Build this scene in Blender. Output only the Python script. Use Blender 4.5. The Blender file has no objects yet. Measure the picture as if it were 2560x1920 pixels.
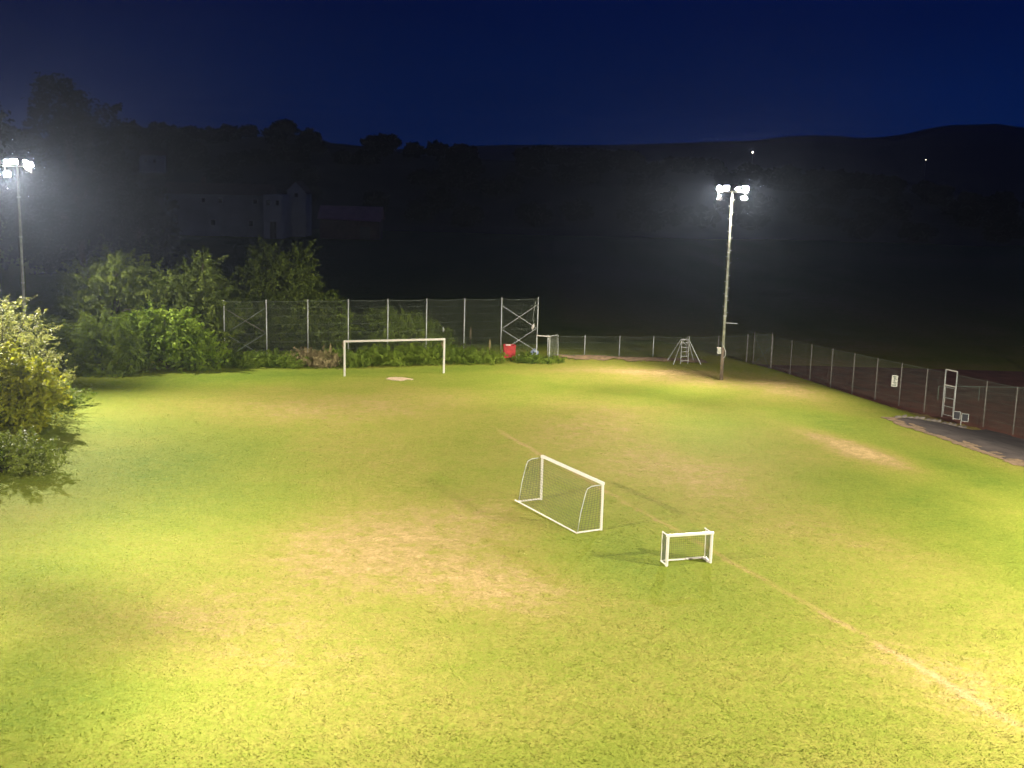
import bpy, math, random
import numpy as np
from mathutils import Vector, Matrix

random.seed(7)
rng = np.random.default_rng(11)
S = bpy.context.scene
COL = S.collection

# ------------------------------------------------------------------ camera, sky, exposure
CAM_H = 14.235
cam_data = bpy.data.cameras.new("camera")
cam_data.sensor_width = 36.0
cam_data.lens = 2894.9 / 2560 * 36.0
cam_data.clip_start = 0.1
cam_data.clip_end = 4000
cam = bpy.data.objects.new("camera", cam_data)
COL.objects.link(cam)
PITCH, ROLL = math.radians(10.128), math.radians(1.5425)
fwd = Vector((0, math.cos(PITCH), -math.sin(PITCH)))
rgt = Vector((1, 0, 0))
upv = rgt.cross(fwd)
cx_ = rgt * math.cos(ROLL) + upv * math.sin(ROLL)
cy_ = -rgt * math.sin(ROLL) + upv * math.cos(ROLL)
M3 = Matrix((cx_, cy_, -fwd)).transposed()
cam.matrix_world = Matrix.Translation((0, 0, CAM_H)) @ M3.to_4x4()
S.camera = cam

world = bpy.data.worlds.new("World")
S.world = world
world.use_nodes = True
wn = world.node_tree.nodes
wl = world.node_tree.links
for n in list(wn):
    wn.remove(n)
wo = wn.new("ShaderNodeOutputWorld")
wb = wn.new("ShaderNodeBackground")
tc = wn.new("ShaderNodeTexCoord")
sx = wn.new("ShaderNodeSeparateXYZ")
wl.new(tc.outputs["Generated"], sx.inputs[0])
ramp = wn.new("ShaderNodeValToRGB")
wl.new(sx.outputs["Z"], ramp.inputs[0])
cr = ramp.color_ramp
cr.elements[0].position = 0.0
cr.elements[0].color = (0.0002, 0.0095, 0.0640, 1)
cr.elements[1].position = 0.6
cr.elements[1].color = (0.0001, 0.0026, 0.028, 1)
e = cr.elements.new(0.13)
e.color = (0.0001, 0.0042, 0.042, 1)
side = wn.new("ShaderNodeMapRange")          # the dusk glow lies to the right
side.inputs["From Min"].default_value = -0.6
side.inputs["From Max"].default_value = 0.6
side.inputs["To Min"].default_value = 0.62
side.inputs["To Max"].default_value = 1.25
wl.new(sx.outputs["X"], side.inputs["Value"])
hs = wn.new("ShaderNodeVectorMath")
hs.operation = 'SCALE'
sn = wn.new("ShaderNodeTexNoise")            # faint uneven noise standing for town glow
sn.inputs["Scale"].default_value = 2.2
sn.inputs["Detail"].default_value = 5
smp = wn.new("ShaderNodeMapping")
smp.inputs["Scale"].default_value = (1, 1, 3.5)
wl.new(tc.outputs["Generated"], smp.inputs[0])
wl.new(smp.outputs[0], sn.inputs["Vector"])
snr = wn.new("ShaderNodeMapRange")
snr.inputs["From Min"].default_value = 0.3
snr.inputs["From Max"].default_value = 0.7
snr.inputs["To Min"].default_value = 0.86
snr.inputs["To Max"].default_value = 1.14
wl.new(sn.outputs[0], snr.inputs["Value"])
hs0 = wn.new("ShaderNodeVectorMath")
hs0.operation = 'SCALE'
wl.new(ramp.outputs[0], hs0.inputs[0])
wl.new(snr.outputs[0], hs0.inputs["Scale"])
wl.new(hs0.outputs[0], hs.inputs[0])
wl.new(side.outputs[0], hs.inputs["Scale"])
wl.new(hs.outputs[0], wb.inputs["Color"])
wb.inputs["Strength"].default_value = 0.25
wl.new(wb.outputs[0], wo.inputs[0])

S.view_settings.view_transform = 'Standard'
S.view_settings.look = 'None'
S.view_settings.exposure = 2.0
S.view_settings.gamma = 1.0
S.cycles.use_denoising = True
S.cycles.denoising_input_passes = 'RGB_ALBEDO'
S.cycles.max_bounces = 5
S.cycles.diffuse_bounces = 2
S.cycles.volume_bounces = 0
S.cycles.transparent_max_bounces = 8
S.cycles.sample_clamp_indirect = 6
LAMP_W = 5900.0            # watts of every floodlight
FOG = 0.00013

# ------------------------------------------------------------------ materials
def mat(name, col, rough=0.8, noise=0.0, nscale=6.0, metal=0.0, emit=None, estr=0.0, bump=0.0):
    m = bpy.data.materials.new(name)
    m.use_nodes = True
    nt = m.node_tree
    b = nt.nodes["Principled BSDF"]
    b.inputs["Base Color"].default_value = (*col, 1)
    b.inputs["Roughness"].default_value = rough
    b.inputs["Metallic"].default_value = metal
    if noise > 0 or bump > 0:
        t = nt.nodes.new("ShaderNodeTexCoord")
        n = nt.nodes.new("ShaderNodeTexNoise")
        n.inputs["Scale"].default_value = nscale
        n.inputs["Detail"].default_value = 6
        nt.links.new(t.outputs["Object"], n.inputs["Vector"])
        if noise > 0:
            r = nt.nodes.new("ShaderNodeMapRange")
            r.inputs["From Min"].default_value = 0.3
            r.inputs["From Max"].default_value = 0.7
            r.inputs["To Min"].default_value = 1 - noise
            r.inputs["To Max"].default_value = 1 + noise
            nt.links.new(n.outputs[0], r.inputs["Value"])
            v = nt.nodes.new("ShaderNodeVectorMath")
            v.operation = 'SCALE'
            v.inputs[0].default_value = col
            nt.links.new(r.outputs[0], v.inputs["Scale"])
            nt.links.new(v.outputs[0], b.inputs["Base Color"])
        if bump > 0:
            bp = nt.nodes.new("ShaderNodeBump")
            bp.inputs["Distance"].default_value = bump
            nt.links.new(n.outputs[0], bp.inputs["Height"])
            nt.links.new(bp.outputs[0], b.inputs["Normal"])
    if emit:
        b.inputs["Emission Color"].default_value = (*emit, 1)
        b.inputs["Emission Strength"].default_value = estr
    return m

def leaf_mat(name, c1, c2, trans=0.35):
    m = bpy.data.materials.new(name)
    m.use_nodes = True
    nt = m.node_tree
    for n in list(nt.nodes):
        nt.nodes.remove(n)
    out = nt.nodes.new("ShaderNodeOutputMaterial")
    g = nt.nodes.new("ShaderNodeNewGeometry")
    r = nt.nodes.new("ShaderNodeValToRGB")
    r.color_ramp.elements[0].color = (*c1, 1)
    r.color_ramp.elements[1].color = (*c2, 1)
    to = nt.nodes.new("ShaderNodeTexCoord")
    no = nt.nodes.new("ShaderNodeTexNoise")
    no.inputs["Scale"].default_value = 1.1
    no.inputs["Detail"].default_value = 3
    nt.links.new(to.outputs["Object"], no.inputs["Vector"])
    m1 = nt.nodes.new("ShaderNodeMapRange")
    m1.inputs["From Min"].default_value = 0.3
    m1.inputs["From Max"].default_value = 0.7
    m1.inputs["To Min"].default_value = -0.1
    m1.inputs["To Max"].default_value = 0.75
    nt.links.new(no.outputs[0], m1.inputs["Value"])
    m2 = nt.nodes.new("ShaderNodeMath")
    m2.operation = 'MULTIPLY_ADD'
    nt.links.new(g.outputs["Random Per Island"], m2.inputs[0])
    m2.inputs[1].default_value = 0.38
    nt.links.new(m1.outputs[0], m2.inputs[2])
    nt.links.new(m2.outputs[0], r.inputs[0])
    d = nt.nodes.new("ShaderNodeBsdfPrincipled")
    d.inputs["Roughness"].default_value = 0.65
    d.inputs["Specular IOR Level"].default_value = 0.18
    t = nt.nodes.new("ShaderNodeBsdfTranslucent")
    nt.links.new(r.outputs[0], d.inputs["Base Color"])
    nt.links.new(r.outputs[0], t.inputs["Color"])
    mx = nt.nodes.new("ShaderNodeMixShader")
    mx.inputs[0].default_value = trans
    nt.links.new(d.outputs[0], mx.inputs[1])
    nt.links.new(t.outputs[0], mx.inputs[2])
    nt.links.new(mx.outputs[0], out.inputs[0])
    return m

def N(nt, kind, **kw):
    n = nt.nodes.new(kind)
    for k, v in kw.items():
        setattr(n, k, v)
    return n

def turf_mat(name, island):
    """Grass coloured by how dry it is (mesh attribute), with mottling and the worn trace of a white line."""
    m = bpy.data.materials.new(name)
    m.use_nodes = True
    nt = m.node_tree
    L = nt.links.new
    b = nt.nodes["Principled BSDF"]
    b.inputs["Roughness"].default_value = 0.85
    b.inputs["Specular IOR Level"].default_value = 0.03
    at = N(nt, "ShaderNodeAttribute")
    at.attribute_name = "dry"
    tcn = N(nt, "ShaderNodeTexCoord")
    def noise(scale, detail=4, rough=0.6, vec=None):
        n = N(nt, "ShaderNodeTexNoise")
        n.inputs["Scale"].default_value = scale
        n.inputs["Detail"].default_value = detail
        n.inputs["Roughness"].default_value = rough
        L(vec or tcn.outputs["Object"], n.inputs["Vector"])
        return n.outputs[0]
    def math_(op, a, bb, clamp=False):
        n = N(nt, "ShaderNodeMath", operation=op)
        n.use_clamp = clamp
        for i, v in enumerate((a, bb)):
            if v is None: continue
            if isinstance(v, (int, float)):
                n.inputs[i].default_value = v
            else:
                L(v, n.inputs[i])
        return n.outputs[0]
    n1 = noise(0.55, 5, 0.65)
    n2 = noise(2.6, 5, 0.7)
    n3 = noise(9.0, 4, 0.75)
    a = math_('SUBTRACT', n1, 0.5)
    b2 = math_('SUBTRACT', n2, 0.5)
    c3 = math_('SUBTRACT', n3, 0.5)
    n0 = noise(1.3, 6, 0.75)
    brk = math_('MULTIPLY', math_('SUBTRACT', n0, 0.5), math_('MULTIPLY', math_('ABSOLUTE', math_('SUBTRACT', at.outputs["Fac"], 0.38), None), 2.6))
    s = math_('ADD', at.outputs["Fac"], math_('MULTIPLY', a, 0.45))
    s = math_('ADD', s, brk)
    s = math_('ADD', s, math_('MULTIPLY', b2, 0.30))
    s = math_('ADD', s, math_('MULTIPLY', c3, 0.75))
    # worn line trace: n.(x,y) = c
    sep = N(nt, "ShaderNodeSeparateXYZ")
    L(tcn.outputs["Object"], sep.inputs[0])
    nx, ny = 0.9231, 0.3844
    c0 = nx * -0.9 + ny * 65.09
    dln = math_('ADD', math_('MULTIPLY', sep.outputs[0], nx), math_('MULTIPLY', sep.outputs[1], ny))
    dln = math_('SUBTRACT', dln, c0)
    dln = math_('ADD', dln, math_('MULTIPLY', a, 0.7))
    dln = math_('ADD', dln, math_('MULTIPLY', c3, 0.35))
    dln = math_('ADD', dln, math_('MULTIPLY', b2, 0.25))
    dln = math_('ABSOLUTE', dln, None)
    mr = N(nt, "ShaderNodeMapRange")
    mr.inputs["From Min"].default_value = 0.02
    mr.inputs["From Max"].default_value = 0.26
    mr.inputs["To Min"].default_value = 1.0
    mr.inputs["To Max"].default_value = 0.0
    L(dln, mr.inputs["Value"])
    yr = N(nt, "ShaderNodeMapRange")
    yr.inputs["From Min"].default_value = 66.0
    yr.inputs["From Max"].default_value = 64.6
    L(sep.outputs[1], yr.inputs["Value"])
    gap = N(nt, "ShaderNodeMapRange")
    gap.inputs["From Min"].default_value = 0.40
    gap.inputs["From Max"].default_value = 0.56
    gn = noise(0.28, 2)
    L(gn, gap.inputs["Value"])
    line = math_('MULTIPLY', math_('MULTIPLY', mr.outputs[0], yr.outputs[0]), math_('ADD', gap.outputs[0], 0.5, True))
    s = math_('ADD', s, math_('MULTIPLY', line, 0.33))
    ramp = N(nt, "ShaderNodeValToRGB")
    el = ramp.color_ramp.elements
    el[0].position = 0.0; el[0].color = (0.108, 0.160, 0.020, 1)
    el[1].position = 1.25 / 1.3; el[1].color = (0.42, 0.30, 0.135, 1)
    for p, c in ((0.28, (0.172, 0.200, 0.028, 1)), (0.50, (0.232, 0.212, 0.046, 1)), (0.72, (0.300, 0.222, 0.088, 1))):
        e2 = el.new(p); e2.color = c
    L(math_('DIVIDE', s, 1.3), ramp.inputs[0])
    # fine light and dark blades
    n4 = noise(7.5, 6, 0.82)
    n5 = noise(3.1, 4, 0.7)
    br = math_('ADD', math_('MULTIPLY', n4, 1.05), math_('MULTIPLY', n5, 0.3))
    br = math_('ADD', br, 0.36)
    if island:
        g = N(nt, "ShaderNodeNewGeometry")
        br = math_('ADD', br, math_('MULTIPLY', math_('SUBTRACT', g.outputs["Random Per Island"], 0.22), 0.42))
        up = N(nt, "ShaderNodeVectorMath", operation='ADD')
        sca = N(nt, "ShaderNodeVectorMath", operation='SCALE')
        L(g.outputs["Normal"], sca.inputs[0]); sca.inputs["Scale"].default_value = 0.18
        L(sca.outputs[0], up.inputs[0]); up.inputs[1].default_value = (0, 0, 1)
        nm = N(nt, "ShaderNodeVectorMath", operation='NORMALIZE')
        L(up.outputs[0], nm.inputs[0])
        L(nm.outputs[0], b.inputs["Normal"])
    sc = N(nt, "ShaderNodeVectorMath", operation='SCALE')
    L(ramp.outputs[0], sc.inputs[0])
    L(br, sc.inputs["Scale"])
    L(sc.outputs[0], b.inputs["Base Color"])
    if not island:
        n6 = noise(14.0, 6, 0.8)
        bp = N(nt, "ShaderNodeBump")
        bp.inputs["Distance"].default_value = 0.03
        bp.inputs["Strength"].default_value = 0.45
        L(n6, bp.inputs["Height"])
        L(bp.outputs[0], b.inputs["Normal"])
    return m

M_turf = turf_mat("turf", False)
M_blade = turf_mat("grass_blades", True)
M_white = mat("white_paint", (0.55, 0.52, 0.45), 0.45, noise=0.06, nscale=3)
M_post = mat("galvanised_steel", (0.42, 0.43, 0.40), 0.5, noise=0.18, nscale=5, metal=0.2)
M_dull = mat("dull_dimmed_brown_steel", (0.20, 0.18, 0.15), 0.7, noise=0.25, nscale=4)
M_wire = mat("fence_wire", (0.17, 0.20, 0.15), 0.6, noise=0.1)
M_net = mat("net_cord", (0.30, 0.32, 0.26), 0.9)
M_netdark = mat("dark_net_cord", (0.07, 0.08, 0.06), 0.9)
M_pole = mat("mast_pole_steel", (0.24, 0.25, 0.19), 0.7, noise=0.4, nscale=3.5)
M_poledk = mat("weathered_timber", (0.12, 0.09, 0.06), 0.9, noise=0.35, nscale=4, bump=0.01)
M_house = mat("lamp_housing_metal", (0.25, 0.26, 0.27), 0.4, metal=0.6)
M_glow = mat("lit_lamp_glass", (0.9, 0.9, 0.9), 0.3, emit=(1.0, 0.95, 0.90), estr=160)
M_glass_off = mat("unlit_lamp_glass", (0.15, 0.16, 0.17), 0.15)
M_red = mat("red_plastic", (0.36, 0.022, 0.022), 0.6, noise=0.25, nscale=3)
M_greybag = mat("grey_blue_sheet", (0.25, 0.30, 0.38), 0.7, noise=0.2, nscale=4)
M_dark = mat("dark_panel", (0.03, 0.03, 0.035), 0.4)
M_rust = mat("rusty_bracket", (0.18, 0.10, 0.06), 0.8, noise=0.2)
M_asph = mat("worn_asphalt", (0.055, 0.040, 0.033), 0.95, noise=0.5, nscale=0.9, bump=0.03)
M_clay = mat("clay_surface", (0.15, 0.047, 0.022), 0.95, noise=0.3, nscale=0.6, bump=0.02)
M_dirt = mat("dry_earth", (0.19, 0.125, 0.065), 0.95, noise=0.35, nscale=2.2, bump=0.05)
M_sand = mat("pale_sand", (0.46, 0.34, 0.21), 0.95, noise=0.25, nscale=4, bump=0.03)
M_bark = mat("bark", (0.07, 0.052, 0.035), 0.95, noise=0.3, nscale=6)
M_stone = mat("edging_concrete", (0.17, 0.145, 0.12), 0.9, noise=0.3, nscale=3)
M_wall = mat("pale_render_wall", (0.22, 0.25, 0.31), 0.9, noise=0.1, nscale=0.3)
M_wall2 = mat("blue_grey_render_wall", (0.13, 0.155, 0.20), 0.9, noise=0.2, nscale=0.25)
M_roof = mat("old_roof_tiles", (0.075, 0.045, 0.04), 0.9, noise=0.25, nscale=0.8)
M_roof2 = mat("red_sheet_roof", (0.26, 0.14, 0.20), 0.8, noise=0.2, nscale=0.4)
M_win = mat("dark_window_glass", (0.02, 0.02, 0.025), 0.2)
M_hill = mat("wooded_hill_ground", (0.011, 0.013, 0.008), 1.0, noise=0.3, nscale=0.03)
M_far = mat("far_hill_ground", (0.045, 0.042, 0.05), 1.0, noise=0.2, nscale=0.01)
M_sign = mat("sign_board_white", (0.62, 0.62, 0.52), 0.5)
M_ink = mat("sign_print_dark", (0.06, 0.09, 0.06), 0.6)

LF_bright = leaf_mat("leaves_bright_yellow_green", (0.15, 0.19, 0.010), (0.44, 0.44, 0.03), 0.4)
LF_pale = leaf_mat("leaves_pale_with_blossom", (0.12, 0.16, 0.02), (0.36, 0.36, 0.09), 0.3)
LF_olive = leaf_mat("leaves_olive", (0.09, 0.13, 0.015), (0.22, 0.26, 0.04), 0.3)
LF_mid = leaf_mat("leaves_mid_green", (0.095, 0.150, 0.014), (0.21, 0.28, 0.03), 0.35)
LF_broad = leaf_mat("leaves_broad_green", (0.12, 0.20, 0.015), (0.28, 0.38, 0.04), 0.35)
LF_dark = leaf_mat("leaves_dark_green", (0.070, 0.105, 0.016), (0.165, 0.21, 0.03), 0.3)
LF_hedge = leaf_mat("leaves_bramble", (0.07, 0.12, 0.015), (0.20, 0.27, 0.03), 0.35)
LF_dry = leaf_mat("dry_stalks", (0.16, 0.13, 0.05), (0.32, 0.26, 0.13), 0.2)
LF_black = leaf_mat("leaves_far_trees", (0.012, 0.016, 0.008), (0.026, 0.030, 0.013), 0.15)

# ------------------------------------------------------------------ mesh helpers
class MB:
    def __init__(self):
        self.v = []; self.f = []
    def add(self, vs, fs):
        o = len(self.v)
        self.v += [tuple(map(float, p)) for p in vs]
        self.f += [tuple(i + o for i in f) for f in fs]
        return self
    def box(self, c, s, rz=0.0, bev=0.0):
        cx, cy, cz = c; a, b, h = s[0] / 2, s[1] / 2, s[2] / 2
        co, si = math.cos(rz), math.sin(rz)
        if bev > 0:
            prof = [(-a + bev, -b), (a - bev, -b), (a, -b + bev), (a, b - bev), (a - bev, b), (-a + bev, b), (-a, b - bev), (-a, -b + bev)]
        else:
            prof = [(-a, -b), (a, -b), (a, b), (-a, b)]
        n = len(prof)
        vs = []
        for z in (-h, h):
            for x, y in prof:
                vs.append((cx + x * co - y * si, cy + x * si + y * co, cz + z))
        fs = [tuple(range(n - 1, -1, -1)), tuple(range(n, 2 * n))]
        fs += [(i, (i + 1) % n, n + (i + 1) % n, n + i) for i in range(n)]
        return self.add(vs, fs)
    def tube(self, pts, r, n=8, cap=True):
        pts = [Vector(p) for p in pts]
        if not hasattr(r, '__len__'):
            r = [r] * len(pts)
        vs = []; fs = []
        u = None
        for i, p in enumerate(pts):
            a = pts[min(i + 1, len(pts) - 1)] - pts[max(i - 1, 0)]
            a.normalize()
            if u is None:
                u = a.orthogonal().normalized()
            else:
                u = (u - a * u.dot(a)).normalized()
            w = a.cross(u)
            for k in range(n):
                t = 2 * math.pi * (k + 0.5) / n
                vs.append(p + (u * math.cos(t) + w * math.sin(t)) * r[i])
        for i in range(len(pts) - 1):
            for k in range(n):
                k2 = (k + 1) % n
                fs.append((i * n + k, i * n + k2, (i + 1) * n + k2, (i + 1) * n + k))
        if cap:
            fs.append(tuple(range(n - 1, -1, -1)))
            fs.append(tuple((len(pts) - 1) * n + k for k in range(n)))
        return self.add(vs, fs)
    def build(self, name, m, parent=None, smooth=False, kind=None, label=None):
        me = bpy.data.meshes.new(name)
        me.from_pydata(self.v, [], self.f)
        me.materials.append(m)
        if smooth:
            me.polygons.foreach_set("use_smooth", [True] * len(me.polygons))
        me.update()
        o = bpy.data.objects.new(name, me)
        COL.objects.link(o)
        if parent:
            o.parent = parent
        if kind: o["kind"] = kind
        if label: o["label"] = label
        return o

def np_mesh(name, verts, quads, m, parent=None, kind=None, attr=None, smooth=False):
    me = bpy.data.meshes.new(name)
    nv, nf = len(verts), len(quads)
    k = quads.shape[1]
    me.vertices.add(nv)
    me.vertices.foreach_set("co", verts.astype(np.float32).ravel())
    me.loops.add(nf * k)
    me.loops.foreach_set("vertex_index", quads.astype(np.int32).ravel())
    me.polygons.add(nf)
    me.polygons.foreach_set("loop_start", np.arange(0, nf * k, k, dtype=np.int32))
    if smooth:
        me.polygons.foreach_set("use_smooth", np.ones(nf, dtype=bool))
    me.update(calc_edges=True)
    me.materials.append(m)
    if attr is not None:
        a = me.attributes.new("dry", 'FLOAT', 'POINT')
        a.data.foreach_set("value", attr.astype(np.float32))
    o = bpy.data.objects.new(name, me)
    COL.objects.link(o)
    if parent: o.parent = parent
    if kind: o["kind"] = kind
    return o

def thing(name, label, cat, loc=(0, 0, 0), rz=0.0, group=None):
    o = bpy.data.objects.new(name, None)
    COL.objects.link(o)
    o.location = loc
    o.rotation_euler = (0, 0, rz)
    o.empty_display_size = 0.3
    o["label"] = label; o["category"] = cat
    if group: o["group"] = group
    return o

def dup(root, loc, rz, label, group=None):
    r = root.copy(); COL.objects.link(r)
    r.location = loc; r.rotation_euler = (0, 0, rz)
    r["label"] = label
    if group: r["group"] = group
    for ch in root.children:
        c = ch.copy(); COL.objects.link(c); c.parent = r
        for g in ch.children:
            d = g.copy(); COL.objects.link(d); d.parent = c
    return r

# ------------------------------------------------------------------ terrain
def sm(t):
    t = np.clip(t, 0, 1)
    return t * t * (3 - 2 * t)
FX0, FY0, FDX, FDY = 22.262, 98.517, 1.11455, -2.23781       # right-hand fence: post k stands at F0 + k*FD
def fence_x(y): return FX0 + (y - FY0) / FDY * FDX
def crest_x(y): return np.interp(y, [-40, 20, 58.5, 69.5, 79, 90, 96, 110, 130], [66, 41.5, 26.7, 23.2, 22.3, 19.7, 17.0, 10, 0])
def back_y(x): return 86.9 + 0.3425 * (np.clip(x, -60, 30) + 15.0)
def vnoise(x, y, s, seed):
    x = x / s; y = y / s
    xi = np.floor(x).astype(int); yi = np.floor(y).astype(int)
    fx = x - xi; fy = y - yi
    fx = fx * fx * (3 - 2 * fx); fy = fy * fy * (3 - 2 * fy)
    def h(a, b):
        n = (a * 374761393 + b * 668265263 + seed * 974711) & 0x7fffffff
        n = ((n ^ (n >> 13)) * 1274126177) & 0x7fffffff
        return ((n ^ (n >> 16)) & 0xffff) / 65535.0
    return (h(xi, yi) * (1 - fx) + h(xi + 1, yi) * fx) * (1 - fy) + (h(xi, yi + 1) * (1 - fx) + h(xi + 1, yi + 1) * fx) * fy
def height(x, y):
    x = np.asarray(x, float); y = np.asarray(y, float)
    right = -1.85 * sm((x - crest_x(y)) / np.maximum(6.0, fence_x(y) - crest_x(y) - 0.5))
    back = -1.9 * sm((y - back_y(x) - 6.5) / 14.0)
    z = np.minimum(right, back)
    # low bank of earth at the foot of the short fence
    z = z + 0.22 * np.exp(-((y - 91.9) / 0.7) ** 2) * sm((x - 2.0) / 2) * sm((16 - x) / 3)
    far = sm((y - 130) / 150) * -0.8
    z = z + far
    return z + (vnoise(x, y, 5.0, 3) - 0.5) * 0.05

DRY = [  # x, y, rx, ry, angle, amount
    (-4.5, 42.5, 5.5, 3.6, -0.35, 0.34), (0.6, 38.3, 4.5, 2.2, -0.3, 0.28), (-1.5, 48.0, 5.5, 3.5, 0, 0.22), (-7, 44, 5, 4, 0.2, 0.16), (4, 56, 3.5, 5, 0.2, 0.14), (-12.2, 34.6, 3.6, 3.0, 0, 0.22),
    (-13.5, 69, 9, 4.0, 0.1, 0.22), (-6, 60, 6, 5.0, 0.1, 0.12), (4.5, 69, 4.2, 5.5, 0, 0.24), (8.8, 59, 3.0, 5.0, 0.3, 0.26), (14, 45.5, 4.2, 3.0, -0.5, 0.26),
    (17, 39, 2.5, 4.5, 0.2, 0.22), (13.2, 31.5, 2.6, 3.0, 0, 0.15), (12.6, 33, 0.8, 5, 0.4, 0.08), (14.5, 83.2, 6.5, 2.7, 0.0, 0.3), (20.0, 78.5, 2.6, 5.0, 0.3, 0.26),
    (19.0, 62.0, 1.1, 4.2, 0.34, 0.66), (5, 86.5, 5, 2.0, 0.2, 0.22), (11.5, 86.5, 4.5, 1.2, 0.05, 0.4), (-3, 74, 8, 3, 0.3, 0.12),
    (-15.8, 50, 6, 11, 0, -0.26), (-14, 33, 4, 7, 0, -0.16), (20, 46, 3.5, 8, 0.3, -0.2), (10, 76, 7, 5, 0, -0.1), (-18, 72, 8, 3, 0.3, -0.08), (-2.6, 62, 2.6, 4.5, 0, -0.16), (19.5, 70, 3.5, 4.5, 0, -0.22), (23.5, 58, 2.0, 13, 0.35, -0.32), (4.3, 41.5, 2.6, 4.0, -0.1, -0.26),
    (7.5, 36.0, 2.8, 3.2, 0, -0.20), (2.5, 48, 2.0, 3.0, 0, -0.2), (-27, 60, 4, 18, 0, -0.3), (-20, 79, 9, 2.6, 0.34, -0.26), (-6, 85, 8, 1.6, 0.34, -0.32), (9, 77, 4, 4, 0, -0.14),  # long strips by the far vegetation paint its shade as greener grass
    (-3, 28.5, 10, 3, 0, 0.04), (-12.5, 28, 3.5, 6, 0, -0.10), (24.5, 78, 2.5, 5, 0.2, -0.15), (12, 69, 3, 4, 0, -0.16)]
def dryness(x, y):
    d = 0.455 + (vnoise(x, y, 9.0, 5) - 0.5) * 0.34 + (vnoise(x, y, 3.3, 8) - 0.5) * 0.16
    for px, py, rx, ry, an, am in DRY:
        c, s = math.cos(an), math.sin(an)
        u = ((x - px) * c + (y - py) * s) / rx
        v = (-(x - px) * s + (y - py) * c) / ry
        d = d + am * np.exp(-(u * u + v * v) * 0.8)
    d = d + 0.12 * sm((40 - y) / 10) * sm((x + 12) / 6)  # lightens and yellows the near field, its brightness put into the grass colour
    # beyond the crest and behind the goal line the grass is rank and green, lower down bare
    d = d + 0.35 * sm((x - crest_x(y) - 3) / 5)
    d = d - 0.25 * sm((y - back_y(x) - 3) / 6)
    return np.clip(d, 0.02, 1.2)

xs = np.concatenate([np.linspace(-900, -80, 18), np.arange(-76, 72, 0.6), np.linspace(80, 1300, 24)])
ys = np.concatenate([np.linspace(-60, 8, 12), np.arange(10, 128, 0.6), np.linspace(132, 2300, 60)])
GX, GY = np.meshgrid(xs, ys)
GZ = height(GX, GY)
verts = np.stack([GX, GY, GZ], -1).reshape(-1, 3)
nx, ny = len(xs), len(ys)
ii = (np.arange(ny - 1)[:, None] * nx + np.arange(nx - 1)[None, :]).ravel()
quads = np.stack([ii, ii + 1, ii + nx + 1, ii + nx], -1)
np_mesh("ground", verts, quads, M_turf, kind="structure", attr=dryness(GX, GY).ravel(), smooth=True)

def sheet(name, m, inside, x0, x1, y0, y1, step, lift, kind="structure", rough=0.0):
    """A sheet that follows the ground wherever inside(x, y) holds."""
    X, Y = np.meshgrid(np.arange(x0, x1, step), np.arange(y0, y1, step))
    Z = height(X, Y) + lift
    if rough:
        Z = Z + vnoise(X, Y, 0.8, 21) * rough
    n_x = X.shape[1]
    V = np.stack([X, Y, Z], -1).reshape(-1, 3)
    i = (np.arange(X.shape[0] - 1)[:, None] * n_x + np.arange(n_x - 1)[None, :])
    keep = inside(X[:-1, :-1] + step / 2, Y[:-1, :-1] + step / 2)
    i = i[keep]
    Q = np.stack([i, i + 1, i + n_x + 1, i + n_x], -1)
    return np_mesh(name, V, Q, m, kind=kind, smooth=True)

wob = lambda x, y, a, s: (vnoise(x, y, s, 33) - 0.5) * a
sheet("asphalt_yard", M_asph, lambda x, y: (x > crest_x(y) + 1.0 + wob(x, y, 0.5, 0.7) + wob(x, y, 0.3, 0.3)) & (x < fence_x(y) - 0.5 + wob(x, y, 0.5, 1.1)) & (y < 71.2 + (x - 24) * 0.72 + wob(x, y, 0.6, 1.0)) & (x < 60),
      22, 62, 14, 82, 0.1, 0.030)
sheet("dirt_verge", M_dirt, lambda x, y: (x > crest_x(y) + 0.35 + wob(x, y, 0.3, 0.6) + wob(x, y, 0.25, 0.25)) & (x < crest_x(y) + 1.6) & (y < 72.0 + (x - 24) * 0.72 + wob(x, y, 0.8, 1.0)),
      22, 62, 14, 76, 0.1, 0.012, rough=0.03)
sheet("clay_court", M_clay, lambda x, y: (x > fence_x(y) - 0.9 + wob(x, y, 0.7, 1.5)) & (x < fence_x(y) + 34) & (y < 104), 22, 84, 12, 104, 0.5, 0.02)
sheet("earth_bank", M_dirt, lambda x, y: (y > 91.1 + wob(x, y, 0.5, 0.8) + wob(x, y, 0.4, 0.3)) & (y < 93.6 + wob(x, y, 0.8, 0.6)) & (x > 2.6 + wob(x, y, 1.0, 0.5)) & (x < 15.5 + wob(x, y, 3.0, 1.0)), 1, 18, 90, 95, 0.15, 0.012, rough=0.12)
def sand_in(x, y):
    u = (x + 7.95) / 0.95; v = (y - 80.45) / 0.75
    return u * u + v * v < 0.75 + wob(x, y, 1.1, 0.35) + wob(x + 9, y, 0.5, 0.15)
sheet("sand_patch", M_sand, sand_in, -9.6, -6.3, 79.2, 81.8, 0.06, 0.012, rough=0.02)

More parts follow.
